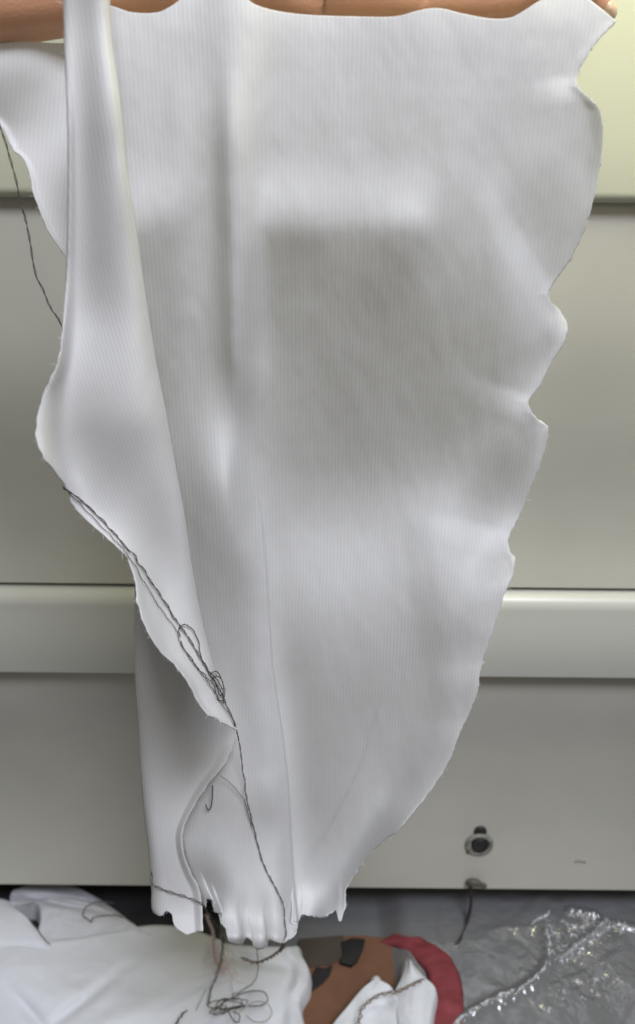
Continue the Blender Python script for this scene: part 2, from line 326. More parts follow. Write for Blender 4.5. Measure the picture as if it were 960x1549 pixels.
#CALIB
ROWS_C = {
 -20: [(170, 200), (240, 205), (300, 205), (330, 190), (365, 212), (420, 208), (520, 208), (620, 205), (720, 205), (820, 205), (900, 205)],
 60: [(180, 190), (230, 189), (290, 184), (325, 159), (365, 187), (420, 184), (520, 191), (580, 177), (650, 183), (740, 176), (820, 180), (890, 186)],
 150: [(190, 169), (240, 189), (300, 166), (335, 155), (375, 179), (430, 184), (520, 181), (580, 164), (660, 179), (740, 171), (810, 166), (845, 192), (890, 161)],
 220: [(200, 177), (250, 191), (295, 156), (325, 132), (350, 146), (375, 183), (430, 175), (500, 178), (580, 157), (640, 177), (690, 173), (740, 158), (800, 178), (860, 179), (900, 142)],
 285: [(210, 199), (255, 200), (290, 154), (325, 122), (350, 134), (372, 207), (410, 203), (460, 202), (520, 180), (590, 189), (640, 197), (670, 159), (720, 158), (745, 185), (790, 146), (840, 159), (885, 169)],
 320: [(210, 190), (255, 170), (290, 146), (325, 120), (350, 132), (375, 209), (410, 190), (460, 182), (520, 169), (590, 189), (635, 207), (660, 152), (720, 152), (750, 173), (790, 146), (850, 161)],
 350: [(215, 148), (255, 144), (290, 142), (325, 119), (350, 141), (375, 214), (405, 132), (460, 122), (520, 122), (590, 126), (640, 132), (680, 142), (730, 159), (765, 184), (800, 160), (850, 148)],
 420: [(225, 145), (260, 142), (295, 134), (328, 116), (355, 186), (380, 192), (410, 123), (460, 114), (520, 112), (590, 115), (650, 117), (690, 136), (740, 146), (785, 193), (812, 170), (840, 152)],
 480: [(235, 138), (270, 145), (305, 126), (330, 116), (355, 191), (380, 194), (410, 119), (460, 112), (520, 108), (590, 108), (650, 112), (700, 129), (750, 147), (800, 181), (842, 195)],
 540: [(240, 124), (270, 144), (305, 126), (332, 138), (360, 191), (385, 188), (420, 116), (500, 108), (590, 108), (650, 110), (720, 133), (770, 142), (820, 185)],
 600: [(255, 122), (280, 129), (310, 155), (335, 198), (362, 202), (390, 149), (430, 114), (500, 108), (590, 108), (650, 112), (720, 130), (760, 134), (795, 205)],
 650: [(265, 122), (290, 134), (320, 199), (340, 222), (368, 206), (395, 130), (440, 116), (500, 110), (590, 112), (660, 116), (720, 137), (765, 182), (815, 174)],
 700: [(275, 119), (300, 144), (325, 213), (350, 222), (375, 193), (400, 132), (440, 122), (500, 118), (590, 120), (650, 141), (700, 159), (750, 128), (800, 171)],
 750: [(285, 122), (310, 145), (335, 181), (358, 206), (380, 186), (405, 139), (450, 146), (520, 150), (590, 155), (650, 184), (690, 190), (730, 149), (775, 176)],
 810: [(295, 133), (315, 150), (345, 152), (370, 183), (390, 180), (410, 157), (460, 186), (530, 181), (600, 178), (640, 184), (690, 204), (725, 192), (762, 241)],
 850: [(300, 135), (320, 152), (350, 140), (378, 146), (395, 182), (420, 178), (470, 185), (540, 186), (600, 187), (640, 167), (680, 195), (730, 228), (768, 234)],
 900: [(310, 150), (330, 153), (360, 124), (385, 139), (398, 191), (430, 163), (480, 181), (540, 178), (600, 178), (640, 134), (680, 184), (720, 216), (755, 200)],
 960: [(325, 165), (345, 149), (370, 136), (395, 201), (430, 150), (500, 165), (580, 166), (640, 127), (680, 167), (725, 196)],
 1010: [(345, 164), (370, 161), (400, 200), (440, 132), (500, 161), (580, 152), (650, 137), (680, 198), (715, 201)],
 1060: [(350, 191), (380, 170), (405, 208), (450, 140), (520, 151), (600, 139), (660, 179), (700, 191)],
 1110: [(365, 196), (390, 171), (415, 210), (460, 134), (530, 149), (600, 137), (640, 186), (685, 200)],
 1170: [(350, 196), (385, 196), (420, 212), (460, 132), (530, 150), (590, 151), (640, 198)],
 1220: [(330, 180), (380, 188), (415, 169), (432, 206), (460, 134), (520, 132), (570, 172), (600, 206)],
 1270: [(300, 178), (350, 199), (400, 197), (435, 208), (465, 141), (520, 141), (570, 191)],
 1330: [(315, 126), (350, 214), (400, 202), (435, 214), (465, 146), (500, 150), (535, 194)],
 1375: [(320, 191), (350, 212), (400, 182), (435, 216), (470, 187), (500, 226), (515, 211)],
 1420: [(345, 231), (400, 231), (440, 231), (500, 226)],
}
ROWS_A = {
 -20: [(105, 205), (122, 175), (145, 195), (165, 212)],
 60: [(105, 238), (125, 194), (150, 207), (168, 233)],
 130: [(108, 238), (130, 172), (155, 203), (175, 226)],
 200: [(110, 226), (130, 157), (155, 198), (175, 165), (185, 226)],
 300: [(108, 218), (135, 171), (165, 190), (190, 202)],
 400: [(106, 216), (140, 174), (175, 193), (208, 218)],
 450: [(104, 221), (140, 186), (180, 200), (218, 222)],
 500: [(100, 226), (140, 216), (180, 214), (222, 224)],
 550: [(92, 221), (140, 216), (190, 217), (232, 228)],
 610: [(66, 231), (90, 214), (130, 195), (180, 210), (230, 221), (244, 226)],
 650: [(60, 231), (90, 216), (130, 177), (180, 192), (225, 200), (250, 218)],
 700: [(80, 231), (110, 210), (150, 189), (190, 194), (235, 208), (262, 216)],
 750: [(110, 231), (140, 211), (180, 210), (220, 206), (265, 195)],
 800: [(150, 238), (180, 231), (220, 216), (270, 189)],
 860: [(200, 241), (230, 231), (260, 209), (288, 208)],
 920: [(212, 238), (240, 241), (270, 227), (298, 218)],
 980: [(245, 241), (275, 241), (305, 234)],
 1040: [(295, 241), (325, 238)],
 1095: [(335, 244), (352, 244)],
}
ROWS_B = {
 850: [(210, 134), (290, 186)],
 950: [(208, 192), (240, 136), (290, 134)],
 1050: [(212, 188), (250, 172), (300, 122)],
 1120: [(214, 188), (250, 174), (310, 176), (345, 196)],
 1165: [(216, 191), (260, 182), (300, 196), (330, 241)],
 1210: [(220, 192), (260, 192), (285, 206), (305, 226)],
 1260: [(225, 196), (250, 189), (276, 224)],
 1310: [(230, 201), (260, 198), (286, 216)],
 1360: [(235, 210), (270, 204), (303, 218)],
 1400: [(235, 216), (270, 241), (303, 221)],
}
ROWS_D = {
 60: [(0, 241), (50, 226), (100, 218)],
 120: [(0, 173), (50, 169), (90, 225)],
 180: [(0, 146), (40, 184), (80, 231)],
 225: [(15, 216), (40, 237), (90, 238)],
 280: [(40, 231), (90, 226)],
 350: [(70, 226), (100, 231)],
 400: [(90, 216), (120, 216)],
}
def flat(rows): return [(x, y, FV(v)) for y, r in rows.items() for x, v in r]
EDGE_N = lambda n, s, a: a*(np.convolve(np.random.RandomState(s).randn(n+4), [.2, .3, .3, .2], 'same')[2:-2])

C_top = [(140, 2), (175, 12), (200, 20), (238, 20), (262, 9), (285, -8), (325, -16), (362, -8), (385, 8), (420, 18), (470, 24), (560, 27), (600, 26), (638, 16), (665, 14), (700, 22), (740, 29), (770, 28), (790, 18), (812, 4), (840, -9), (876, -8), (900, 8), (932, 33)]
C_left = [(140, 2), (145, 200), (150, 400), (175, 600), (215, 800), (240, 950), (250, 1150), (262, 1260), (285, 1330), (303, 1366)]
C_right = [(932, 33), (906, 60), (886, 88), (873, 112), (873, 132), (890, 148), (906, 166), (911, 195), (908, 240), (900, 290), (884, 345), (862, 392), (828, 446), (848, 474), (857, 494), (851, 520), (834, 548), (814, 586), (799, 608), (803, 624), (815, 638), (828, 646), (822, 685), (803, 735), (780, 790), (768, 815), (771, 835), (778, 846), (774, 870), (764, 895), (750, 940), (734, 985), (727, 1010), (722, 1045), (707, 1085), (695, 1108), (680, 1150), (652, 1195), (624, 1230), (601, 1257), (585, 1268), (560, 1292), (538, 1322), (524, 1345), (522, 1372), (516, 1395)]
C_bot = [(303, 1366), (311, 1372), (313, 1360), (322, 1362), (326, 1380), (337, 1382), (334, 1396), (342, 1406), (345, 1422), (356, 1427), (366, 1428), (372, 1418), (380, 1422), (384, 1432), (397, 1434), (404, 1430), (406, 1421), (425, 1426), (438, 1420), (448, 1412), (447, 1400), (440, 1394), (452, 1392), (456, 1384), (470, 1386), (488, 1388), (500, 1382), (508, 1378), (512, 1392), (516, 1395)]
A_left = [(97, -40), (99, 60), (104, 200), (104, 320), (101, 420), (93, 505), (84, 555), (62, 606), (54, 655), (62, 686), (80, 712), (98, 736), (112, 768), (136, 792), (152, 806), (176, 828), (193, 848), (203, 880), (207, 905), (216, 942), (240, 984), (264, 1008), (284, 1034), (298, 1062), (312, 1080), (333, 1091), (352, 1102)]
A_right = [(162, -40), (168, 60), (180, 150), (190, 250), (205, 350), (220, 450), (236, 550), (250, 620), (266, 710), (280, 790), (290, 860), (302, 925), (315, 980), (332, 1040), (358, 1106)]
B_left = [(200, 820), (205, 880), (204, 960), (206, 1040), (210, 1100), (213, 1160), (218, 1220), (226, 1290), (230, 1345), (230, 1372), (233, 1380)]
B_right = [(262, 820), (278, 900), (305, 980), (328, 1050), (357, 1102), (352, 1130), (338, 1158), (315, 1186), (292, 1222), (277, 1256), (278, 1288), (290, 1322), (302, 1345), (306, 1375), (307, 1408)]
B_bot = [(233, 1380), (243, 1385), (252, 1378), (261, 1384), (263, 1398), (272, 1408), (284, 1413), (297, 1409), (307, 1408)]
D_left = [(-70, 62), (-50, 130), (-20, 170), (3, 196), (20, 228), (34, 240), (44, 262), (49, 290), (62, 325), (76, 356), (98, 388), (125, 430)]
D_right = [(150, 58), (150, 200), (150, 300), (150, 430)]
D_top = [(-70, 62), (-20, 62), (10, 64), (60, 65), (100, 66), (150, 58)]
def smoothstep(a, b, x): t = np.clip((x-a)/(b-a), 0, 1); return t*t*(3-2*t)
def patch(L, R, T, B, n, m, hfun, shear=None, rot=0, fray=(0, 0, 0)):
    """hfun(G, s, t) -> Y of every point"""
    Lc = curve_pts(L, n); Rc = curve_pts(R, n); Tc = curve_pts(T, m); Bc = curve_pts(B, m)
    Lc[0] = Tc[0]; Rc[0] = Tc[-1]; Lc[-1] = Bc[0]; Rc[-1] = Bc[-1]
    G = coons(Lc, Rc, Tc, Bc); s = np.linspace(0, 1, m)[None, :]+np.zeros((n, 1)); t = np.linspace(0, 1, n)[:, None]+np.zeros((1, m))
    if fray[0]: G[..., 0] += EDGE_N(n, 1, fray[0])[:, None]*np.exp(-s*m/1.5)*(smoothstep(450, 520, G[..., 1]) if fray[0] > 1 else 1)
    if fray[1]: G[..., 0] += EDGE_N(n, 2, fray[1])[:, None]*np.exp(-(1-s)*m/1.5)
    if fray[2]: G[..., 1] += EDGE_N(m, 3, fray[2])[None]*np.exp(-(1-t)*n/1.5)
    Y = hfun(G, s, t); Pw = at(G[..., 0], G[..., 1], Y); Q = at(G[..., 0], G[..., 1], np.full_like(Y, YC))
    u, v = Q[..., 0], Q[..., 2]; c, sn = math.cos(rot), math.sin(rot)
    if shear is not None: return Pw, np.stack([u+shear(v), v], -1), G
    return Pw, np.stack([u*c-v*sn, u*sn+v*c], -1), G

gxx, gyy = np.meshgrid(GX, GY)
def inside(Lp, Rp, m=0):
    f = lambda P, i: [p[i] for p in P]
    return (gyy >= Lp[0][1]-m) & (gyy <= max(Lp[-1][1], Rp[-1][1])+m) & (gxx >= np.interp(gyy, f(Lp, 1), f(Lp, 0))-m) & (gxx <= np.interp(gyy, f(Rp, 1), f(Rp, 0))+m)
hC = solve(ROWS_C, inside(C_left, C_right, 14)*1., .5, mu=1.2, wx=.035); hA = solve(ROWS_A, inside(A_left, A_right, 14)*1., .75, mu=2.5, wx=.01)
hB = solve(ROWS_B, inside(B_left, B_right, 14)*1., .5); hD = solve(ROWS_D, inside(D_left, D_right, 14)*1., .5)
RIDGE = [(372, 560), (376, 640), (384, 720), (394, 790), (401, 870), (405, 940), (410, 1010), (417, 1060), (425, 1110), (432, 1170), (436, 1230), (440, 1310), (448, 1390), (452, 1440)]
R_EDGE = C_right
RX = np.interp(gyy, [p[1] for p in RIDGE], [p[0] for p in RIDGE])
def smoothstep(a, b, x): t = np.clip((x-a)/(b-a), 0, 1); return t*t*(3-2*t)
totC = hC - smoothstep(620, 1150, gyy)*.022*smoothstep(-170, -5, gxx-RX)*(gxx < RX)
mB = inside(B_left, B_right); offB = float((totC-hB*.8)[mB].min())-.010
mA = inside(A_left, A_right); offA = min(float((totC-hA)[mA].min()), float((offB+hB*.8-hA)[mA & mB].min()))-.022
print('offsets', offB, offA)
NOTCH = [(873, 124, -1.0, .15, .006, 60), (828, 446, -.5, -.87, .009, 130), (799, 610, -.93, -.37, .007, 80), (768, 815, -.96, -.25, .006, 110), (727, 1012, -1, .05, .0025, 80), (700, 1096, -1, .1, .0025, 70)]
def ripples(x, y):
    r = 0
    for nx, ny, dx, dy, a, L_ in NOTCH:
        q = (x-nx)*dx+(y-ny)*dy; p = (x-nx)*dy*-1*(-1 if dx > 0 else 1)*-1+(y-ny)*abs(dx)*1.0 if False else (y-ny)*(-dx)+(x-nx)*dy
        r = r-a*np.exp(-(np.maximum(q, 0)/L_)**2)*smoothstep(-16, 34, p)*np.exp(-np.maximum(p, 0)/60)*smoothstep(-60, 0, q+40)
    return r
def yC(G, s, t):
    x, y = G[..., 0], G[..., 1]; h = sample(hC, x, y)
    rx = np.interp(y, [p[1] for p in RIDGE], [p[0] for p in RIDGE]); a = smoothstep(620, 1150, y)*.022
    fold = -a*(1-smoothstep(-.5, 3, x-rx))*smoothstep(-170, -5, x-rx)
    # scalloped hem: small flutes near the bottom edge
    fl = .0028*np.sin(x/6.2+.4)*smoothstep(1330, 1415, y) - .008*smoothstep(.95, 1, t)**2
    fl = fl+.0012*fbm(x/60, y/120, 91, 3)+.0003*fbm(x/14, y/30, 95, 2)
    # curled raw edge on the right
    ex = np.interp(y, [p[1] for p in R_EDGE], [p[0] for p in R_EDGE]); d = (ex-x)
    curl = -.0014*np.exp(-(d/12.0)**2)
    # the under-layer: right edge above the first notch lies behind the bulge
    xr = np.interp(y, [100, 300, 620, 760], [350, 352, 362, 372]); am = smoothstep(40, 240, y)*(1-smoothstep(540, 700, y))
    lft = np.where(x < xr, 20, 26); fold = fold - .0100*am*np.exp(-((x-xr)/lft)**2) - .004*smoothstep(60, 200, y)*(1-smoothstep(420, 620, y))*np.exp(-((x-270)/26)**2)
    fold = fold + ripples(x, y)
    return YC + h + fold + fl + curl + tuckL(s, .06)
def front(Y, lim, k=.006): return lim-k*np.logaddexp(0, (lim-Y)/k)      # stay on the near side of lim
def tuckL(s, wid, depth=.02): return depth*(1-np.sqrt(np.clip(s/wid, 0, 1)*(2-np.clip(s/wid, 0, 1))))
def yA(G, s, t):
    x, y = G[..., 0], G[..., 1]; h = sample(hA, x, y)
    rr = .020*(1-np.sqrt(1-np.clip(2*s-1, 0, 1)**4)); 
    top = smoothstep(560, 380, y)
    ll = .006*(1-np.sqrt(1-np.clip(1-2*s, 0, 1)**8))*top
    edge = -.005*np.exp(-(s/.10)**2)*(1-top)
    own = YC+h+offA+.012*smoothstep(1000, 1100, y)
    return own + rr + ll + edge
def yB(G, s, t):
    x, y = G[..., 0], G[..., 1]; h = sample(hB, x, y)
    own = YC+h*.8+offB
    return own + .014*(1-np.sqrt(1-np.clip(1-2.4*s, 0, 1)**4)) - .006*smoothstep(.86, 1, s)*smoothstep(1080, 1150, y)
def yD(G, s, t):
    x, y = G[..., 0], G[..., 1]; h = sample(hD, x, y)
    return YC + .010 + h*.8 - .004*np.exp(-(s/.05)**2)
Z400 = zz(380, YC)
pC = patch(C_left, C_right, C_top, C_bot, 640, 380, yC, fray=(0, 1.0, .7))
pA = patch(A_left, A_right, [(97, -40), (128, -40), (162, -40)], [(352, 1102), (355, 1104), (358, 1106)], 420, 90, yA, shear=lambda v: .23*(v-Z400)-.2*.05*np.logaddexp(0, (v-Z400)/.05), fray=(1.2, 0, 0))
pB = patch(B_left, B_right, [(200, 820), (230, 820), (262, 820)], B_bot, 260, 70, yB, fray=(.3, .6, .6))
pD = patch(D_left, D_right, D_top, [(125, 430), (138, 430), (150, 430)], 150, 60, yD, rot=math.radians(12), fray=(.8, 0, 0))
cloth = link('knitted_cloth', grid_mesh('knitted_cloth', [pC[0], pA[0], pB[0], pD[0]], [pC[1], pA[1], pB[1], pD[1]]), M_knit)
sd = cloth.modifiers.new('thickness', 'SOLIDIFY'); sd.thickness = .0009; sd.offset = 1
tag(cloth, 'long white ribbed knit cloth hanging from the hand in loose folds with raw curling edges', 'cloth')

# ------------------------------------------------------------------ hand and forearm behind the cloth top
def skin_figure(name, chains, m):
    bm = bmesh.new(); verts = []; rad = []
    idx = {}
    for ci, (start, pts) in enumerate(chains):
        prev = idx[start] if start is not None else None
        for k, (p, r) in enumerate(pts):
            v = bm.verts.new(p); verts.append(v); rad.append(r); idx[(ci, k)] = v
            if prev is not None: bm.edges.new((prev, v))
            prev = v
    me = bpy.data.meshes.new(name); bm.verts.index_update(); bm.to_mesh(me); bm.free()
    o = link(name, me, m, smooth=False)
    sk = o.modifiers.new('skin', 'SKIN'); sk.use_smooth_shade = True
    for v, r in zip(me.skin_vertices[0].data, rad): v.radius = (r, r) if not isinstance(r, tuple) else r
    me.skin_vertices[0].data[0].use_root = True
    ss = o.modifiers.new('sub', 'SUBSURF'); ss.levels = 2; ss.render_levels = 2
    return o
YH = float((YC+sample(hC, np.linspace(150, 930, 40), np.full(40, 20.))).max())+.036; print('arm depth', YH)
h_ = lambda x, y, dy=0: tuple(float(v) for v in at(x, y+(6 if x < 60 else 13 if x < 240 else 16 if x < 860 else 0), YH+dy))
chains = [
 (None, [(h_(330, -62), .036), (h_(215, -48), .030), (h_(120, -32), .030), (h_(30, -16), .033), (h_(-120, -10), .038), (h_(-300, 0), .042)]),
 ((0, 0), [(h_(450, -44, -.002), .030), (h_(560, -46, -.002), .030)]),                                # palm
 ((1, 1), [(h_(650, -22, -.004), .0215), (h_(735, -22, -.006), .0205), (h_(800, -38, 0), .018), (h_(850, -70), .010)]),      # little finger, lowest
 ((1, 1), [(h_(680, -70, .004), .0125), (h_(770, -78, .002), .0115), (h_(850, -62, 0), .0105), (h_(893, -18, 0), .0092), (h_(919, 19, 0), .0064)]),    # ring finger, bent down
 ((1, 1), [(h_(690, -118, .008), .012), (h_(800, -135, .004), .011), (h_(880, -130, 0), .010), (h_(940, -110, 0), .008)]),
 ((1, 0), [(h_(560, -150, .010), .013), (h_(690, -180, .006), .012), (h_(800, -190, 0), .0105), (h_(880, -175, 0), .0085)]),
 ((0, 0), [(h_(400, -140, -.01), .017), (h_(470, -200, -.02), .013), (h_(560, -230, -.02), .010)]),
]
person = skin_figure('person', chains, M_skin)
tag(person, 'bare forearm and hand held level behind the top edge of the hanging white cloth', 'person')
nl = at(924, 14, YH-.0072)
a = np.linspace(0, 2*np.pi, 13)
dirv = (at(925, 34, YH)-at(895, -20, YH)); dirv /= np.linalg.norm(dirv); sdv = np.cross(dirv, [0, 1, 0]); sdv /= np.linalg.norm(sdv)
rows = [[nl + dirv*.0065*r*math.cos(q) + sdv*.0042*r*math.sin(q) + np.array([0, .0022*r*r, 0]) for q in a] for r in (0.001, .5, .85, 1)]
link('fingernail', grid_mesh('nail', np.array(rows)), M_nail, person)

# ------------------------------------------------------------------ threads on the cloth
SUB = [(Pw[::2, ::2, 1].ravel(), G[::2, ::2, 0].ravel(), G[::2, ::2, 1].ravel()) for Pw, uvv, G in (pC, pA, pB, pD)]
def Ysurf(px, py, off=.0016):
    """front-most sheet at this place"""
    best = YC-.005
    for Yw, gx_, gy_ in SUB:
        k = np.flatnonzero((np.abs(gx_-px) < 4) & (np.abs(gy_-py) < 4))
        if len(k): best = min(best, Yw[k].min())
    return best-off
def thread(pts, r=.00034, n=90, Y=None, two=True, wob=.0006, seed=1, mm=None, parent=None, name='thread', spread=.0007, z=None):
    P3 = []
    for p in pts:
        if z is not None: P3.append(atz(p[0], p[1], z if len(p) < 3 else p[2]))
        elif len(p) == 3: P3.append(at(p[0], p[1], p[2]))
        else: P3.append(at(p[0], p[1], Y if Y is not None else Ysurf(*p)))
    c = catmull3(P3, n); rs = np.random.RandomState(seed)
    if z is None and Y is None and sum(len(p) == 2 for p in pts) > 3:      # lies on the cloth all along
        q2 = curve_pts([p[:2] for p in pts], n); free = np.interp(np.arange(n), np.linspace(0, n-1, len(pts)), [0 if len(p) == 2 else 1 for p in pts])
        yy = np.array([Ysurf(*q) for q in q2]); yy = np.convolve(np.pad(yy, 3, 'edge'), np.ones(7)/7, 'valid')-.0004
        yo = np.interp(np.arange(n), np.linspace(0, n-1, len(pts)), [p[2] if len(p) == 3 else 0 for p in pts])
        yy = np.where(free > .99, yo, yy); c = at(q2[:, 0], q2[:, 1], yy); wob_z = 1
    nz = np.stack([np.convolve(rs.randn(n+8), np.ones(5)/5, 'same')[4:-4] for _ in range(3)], -1)*wob; c = c+nz
    if two:
        L = np.r_[0, np.cumsum(np.linalg.norm(np.diff(c, axis=0), axis=1))]; ph = L/.004
        off = np.stack([np.cos(ph), np.sin(ph)*.6, np.sin(ph)*.5], -1)*spread
        gs = [tube(c+off, r, 5), tube(c-off, r, 5)]
    else: gs = [tube(c, r, 5)]
    return link(name, grid_mesh(name, gs), mm or M_thread, parent)
o = thread([(-30, 120, YC-.01), (2, 196), (16, 240), (28, 292, YC-.01), (42, 350, YC-.008), (55, 415, YC-.006), (74, 458, YC-.004), (92, 492, YC-.01), (104, 520, YC)], seed=2, wob=.0008, spread=.0005)
tag(o, 'dark thread hanging beside the upper left edge of the cloth', 'thread')
long1 = [(96, 738), (125, 758), (160, 792), (200, 838), (235, 890), (262, 930), (276, 952), (298, 985), (318, 1020), (335, 1050), (346, 1075), (356, 1098), (362, 1125), (368, 1170), (374, 1210), (384, 1255), (396, 1300), (412, 1335), (424, 1358), (430, 1385), (432, 1412), (428, 1424, YC-.02)]
o = thread(long1, n=260, seed=3, r=.00034, wob=.0007, spread=.0005)
tag(o, 'long dark twisted thread running down the folded edge to the hem of the cloth', 'thread')
o = thread([(96, 736), (118, 760), (150, 792), (192, 838), (222, 888), (250, 930), (268, 955), (270, 968), (280, 985), (300, 1012), (325, 1048), (340, 1072), (355, 1096)], n=150, seed=4, r=.00032, two=False, wob=.0008)
tag(o, 'thin second dark thread alongside the long one on the folded edge', 'thread')
o = thread([(272, 962), (271, 950), (278, 945), (290, 950), (299, 968), (304, 995), (318, 1018), (330, 1030), (336, 1045), (338, 1058), (330, 1058), (322, 1036), (300, 1010), (282, 988), (273, 970)], n=150, seed=5, r=.00045, two=False, wob=.0008)
tag(o, 'narrow loop of dark thread lying on the folded edge', 'thread')
o = thread([(318, 1018), (326, 1015), (336, 1030), (338, 1045), (333, 1052), (326, 1035), (322, 1024), (332, 1024), (340, 1048), (338, 1064)], n=110, seed=6, r=.00045, two=False, wob=.0007)
tag(o, 'small knot of dark thread below the narrow loop', 'thread')
o = thread([(321, 1188), (321, 1205), (319, 1220), (315, 1225), (311, 1216)], n=40, seed=8, r=.0006, two=False, wob=.0002)
tag(o, 'short hooked end of dark thread sticking out of the lower cloth', 'thread')
o = thread([(334, 1173), (345, 1182), (358, 1195), (368, 1208), (374, 1225), (381, 1248)], n=60, seed=9, r=.0004, two=False, wob=.0004, mm=mat('grey_thread', (.22, .21, .21), .8))
tag(o, 'pale grey thread crossing to the long dark thread on the lower cloth', 'thread')
o = thread([(229, 1318, YC), (230, 1336), (245, 1345), (268, 1352), (290, 1360), (306, 1368), (320, 1388, YC-.01), (331, 1405, YC+.01)], n=110, seed=10, r=.00034, spread=.001)
tag(o, 'dark double thread slanting across the lower left tail of the cloth', 'thread')

# ------------------------------------------------------------------ cloth heap and the rest on the floor
def drape(name, L, R, T, B, n, m, zf, mm, skirt=True, seed=0, parent=None, thick=.0012):
    Lc, Rc, Tc, Bc = curve_pts(L, n), curve_pts(R, n), curve_pts(T, m), curve_pts(B, m)
    Lc[0] = Tc[0]; Rc[0] = Tc[-1]; Lc[-1] = Bc[0]; Rc[-1] = Bc[-1]
    G = coons(Lc, Rc, Tc, Bc); s = np.linspace(0, 1, m)[None]+np.zeros((n, 1)); t = np.linspace(0, 1, n)[:, None]+np.zeros((1, m))
    Z = zf(G, s, t); P3 = atz(G[..., 0], G[..., 1], Z)
    if skirt:      # the back and the sides turn under, down to the floor
        k = 7; top = P3[0]; rows = []
        for i in range(k, 0, -1):
            a = i/k*math.pi/2; q = top.copy(); q[:, 1] += .022*math.sin(a); q[:, 2] = top[:, 2]*(1-(1-math.cos(a))*.98); rows.append(q)
        P3 = np.concatenate([np.array(rows), P3])
        for side in (0, 1):
            e = P3[:, 0] if side == 0 else P3[:, -1]; cols = []; sg = -1 if side == 0 else 1
            for i in range(1, k+1):
                a = i/k*math.pi/2; q = e.copy(); q[:, 0] += sg*.010*math.sin(a); q[:, 2] = e[:, 2]*(1-(1-math.cos(a))*.97); cols.append(q)
            cols = np.stack(cols, 1); P3 = np.concatenate([cols[:, ::-1], P3], 1) if side == 0 else np.concatenate([P3, cols], 1)
    uv = P3[..., :2].copy()
    o = link(name, grid_mesh(name, P3, uv), mm, parent); s_ = o.modifiers.new('t', 'SOLIDIFY'); s_.thickness = thick; return o
def g2(x, y, cx, cy, sx, sy, a=0):
    c, s = math.cos(a), math.sin(a); dx, dy = x-cx, y-cy; return np.exp(-((dx*c+dy*s)/sx)**2-((-dx*s+dy*c)/sy)**2)
GRP = 'white cloths heaped on the floor'
def zheap(G, s, t):
    x, y = G[..., 0], G[..., 1]
    z = .055+.018*g2(x, y, 130, 1520, 120, 60)+.012*g2(x, y, 270, 1450, 90, 30)+.016*g2(x, y, 20, 1460, 60, 50)
    z -= .010*g2(x, y, 120, 1518, 75, 9, math.radians(-38)); z += .010*g2(x, y, 190, 1540, 90, 22, math.radians(-25))
    z -= .008*g2(x, y, 45, 1530, 50, 10, math.radians(50))
    return z+.005*fbm(x/70, y/45, 3)
o = drape('white_cloth', [(-90, 1425), (-90, 1500), (-90, 1680)], [(330, 1425), (345, 1480), (350, 1560), (345, 1680)], [(-90, 1425), (0, 1432), (60, 1427), (110, 1423), (170, 1412), (230, 1403), (285, 1408), (330, 1425)], [(-90, 1680), (345, 1680)], 90, 150, zheap, M_soft)
tag(o, 'large smooth white cloth heap filling the bottom left corner of the floor', 'cloth', GRP)
def zh2(G, s, t):
    x, y = G[..., 0], G[..., 1]
    return .045+.012*g2(x, y, 400, 1470, 30, 60)+.010*np.exp(-((s-.93)/.07)**2)-.010*g2(x, y, 375, 1450, 70, 10, .2)-.008*g2(x, y, 440, 1480, 10, 60, .2)+.006*fbm(x/40, y/40, 5)
o = drape('white_cloth', [(290, 1425), (280, 1500), (280, 1680)], [(448, 1436), (462, 1462), (461, 1485), (449, 1510), (452, 1535), (462, 1570), (470, 1680)], [(290, 1425), (340, 1432), (400, 1436), (448, 1436)], [(280, 1680), (470, 1680)], 80, 90, zh2, M_soft)
tag(o, 'crumpled white cloth below the hanging hem, between the big heap and the brown cardboard', 'cloth', GRP)
def zh3(G, s, t): return .058+.014*np.sin(np.clip(t, 0, 1)*3.1)-.04*smoothstep(.55, 1, t)+.004*fbm(G[..., 0]/40, G[..., 1]/40, 9)
o = drape('white_cloth', [(-90, 1362), (-90, 1480)], [(14, 1368), (34, 1382), (52, 1403), (73, 1430), (80, 1480)], [(-90, 1362), (-30, 1360), (0, 1363), (14, 1368)], [(-90, 1480), (80, 1480)], 50, 50, zh3, M_soft)
tag(o, 'rounded white cloth fold at the left edge of the photo behind the big heap', 'cloth', GRP)
def zh4(G, s, t):
    x, y = G[..., 0], G[..., 1]; return .046+.014*np.sin(np.clip(t*1.2, 0, 1)*3.0)-.010*g2(x, y, 100, 1368, 46, 5, .18)+.008*g2(x, y, 95, 1352, 60, 6, .12)+.005*fbm(x/30, y/22, 12)
o = drape('white_cloth', [(19, 1349), (18, 1363), (34, 1366), (58, 1364), (64, 1386), (60, 1410), (66, 1440)], [(196, 1400), (225, 1412), (250, 1440)], [(19, 1349), (38, 1343), (72, 1340), (108, 1344), (138, 1358), (165, 1376), (196, 1400)], [(66, 1440), (250, 1440)], 70, 110, zh4, mat('sheer_white', (.70, .70, .74), .9, .1, noise=.05, nscale=14, bump=.3, bscale=800, trans=.25))
tag(o, 'folded thin white cloth with a pointed corner lying at the back near the machine foot', 'cloth', GRP)
o = thread([(173, 1366, .072), (150, 1364, .072), (132, 1370, .072), (125, 1383, .07), (133, 1390, .07), (138, 1393, .07), (140, 1388, .07), (152, 1385, .07), (175, 1384, .07), (186, 1387, .066)], z=.07, n=90, r=.0009, two=False, wob=.0006, seed=12)
tag(o, 'curl of dark thread lying on the folded cloth near the machine foot', 'thread')
o = thread([(44, 1391, .1), (56, 1406, .098), (70, 1424, .09), (76, 1428, .085)], z=.08, n=30, r=.0009, two=False, wob=.0003, seed=13)
tag(o, 'dark thread end beside the rounded cloth fold at the left', 'thread')
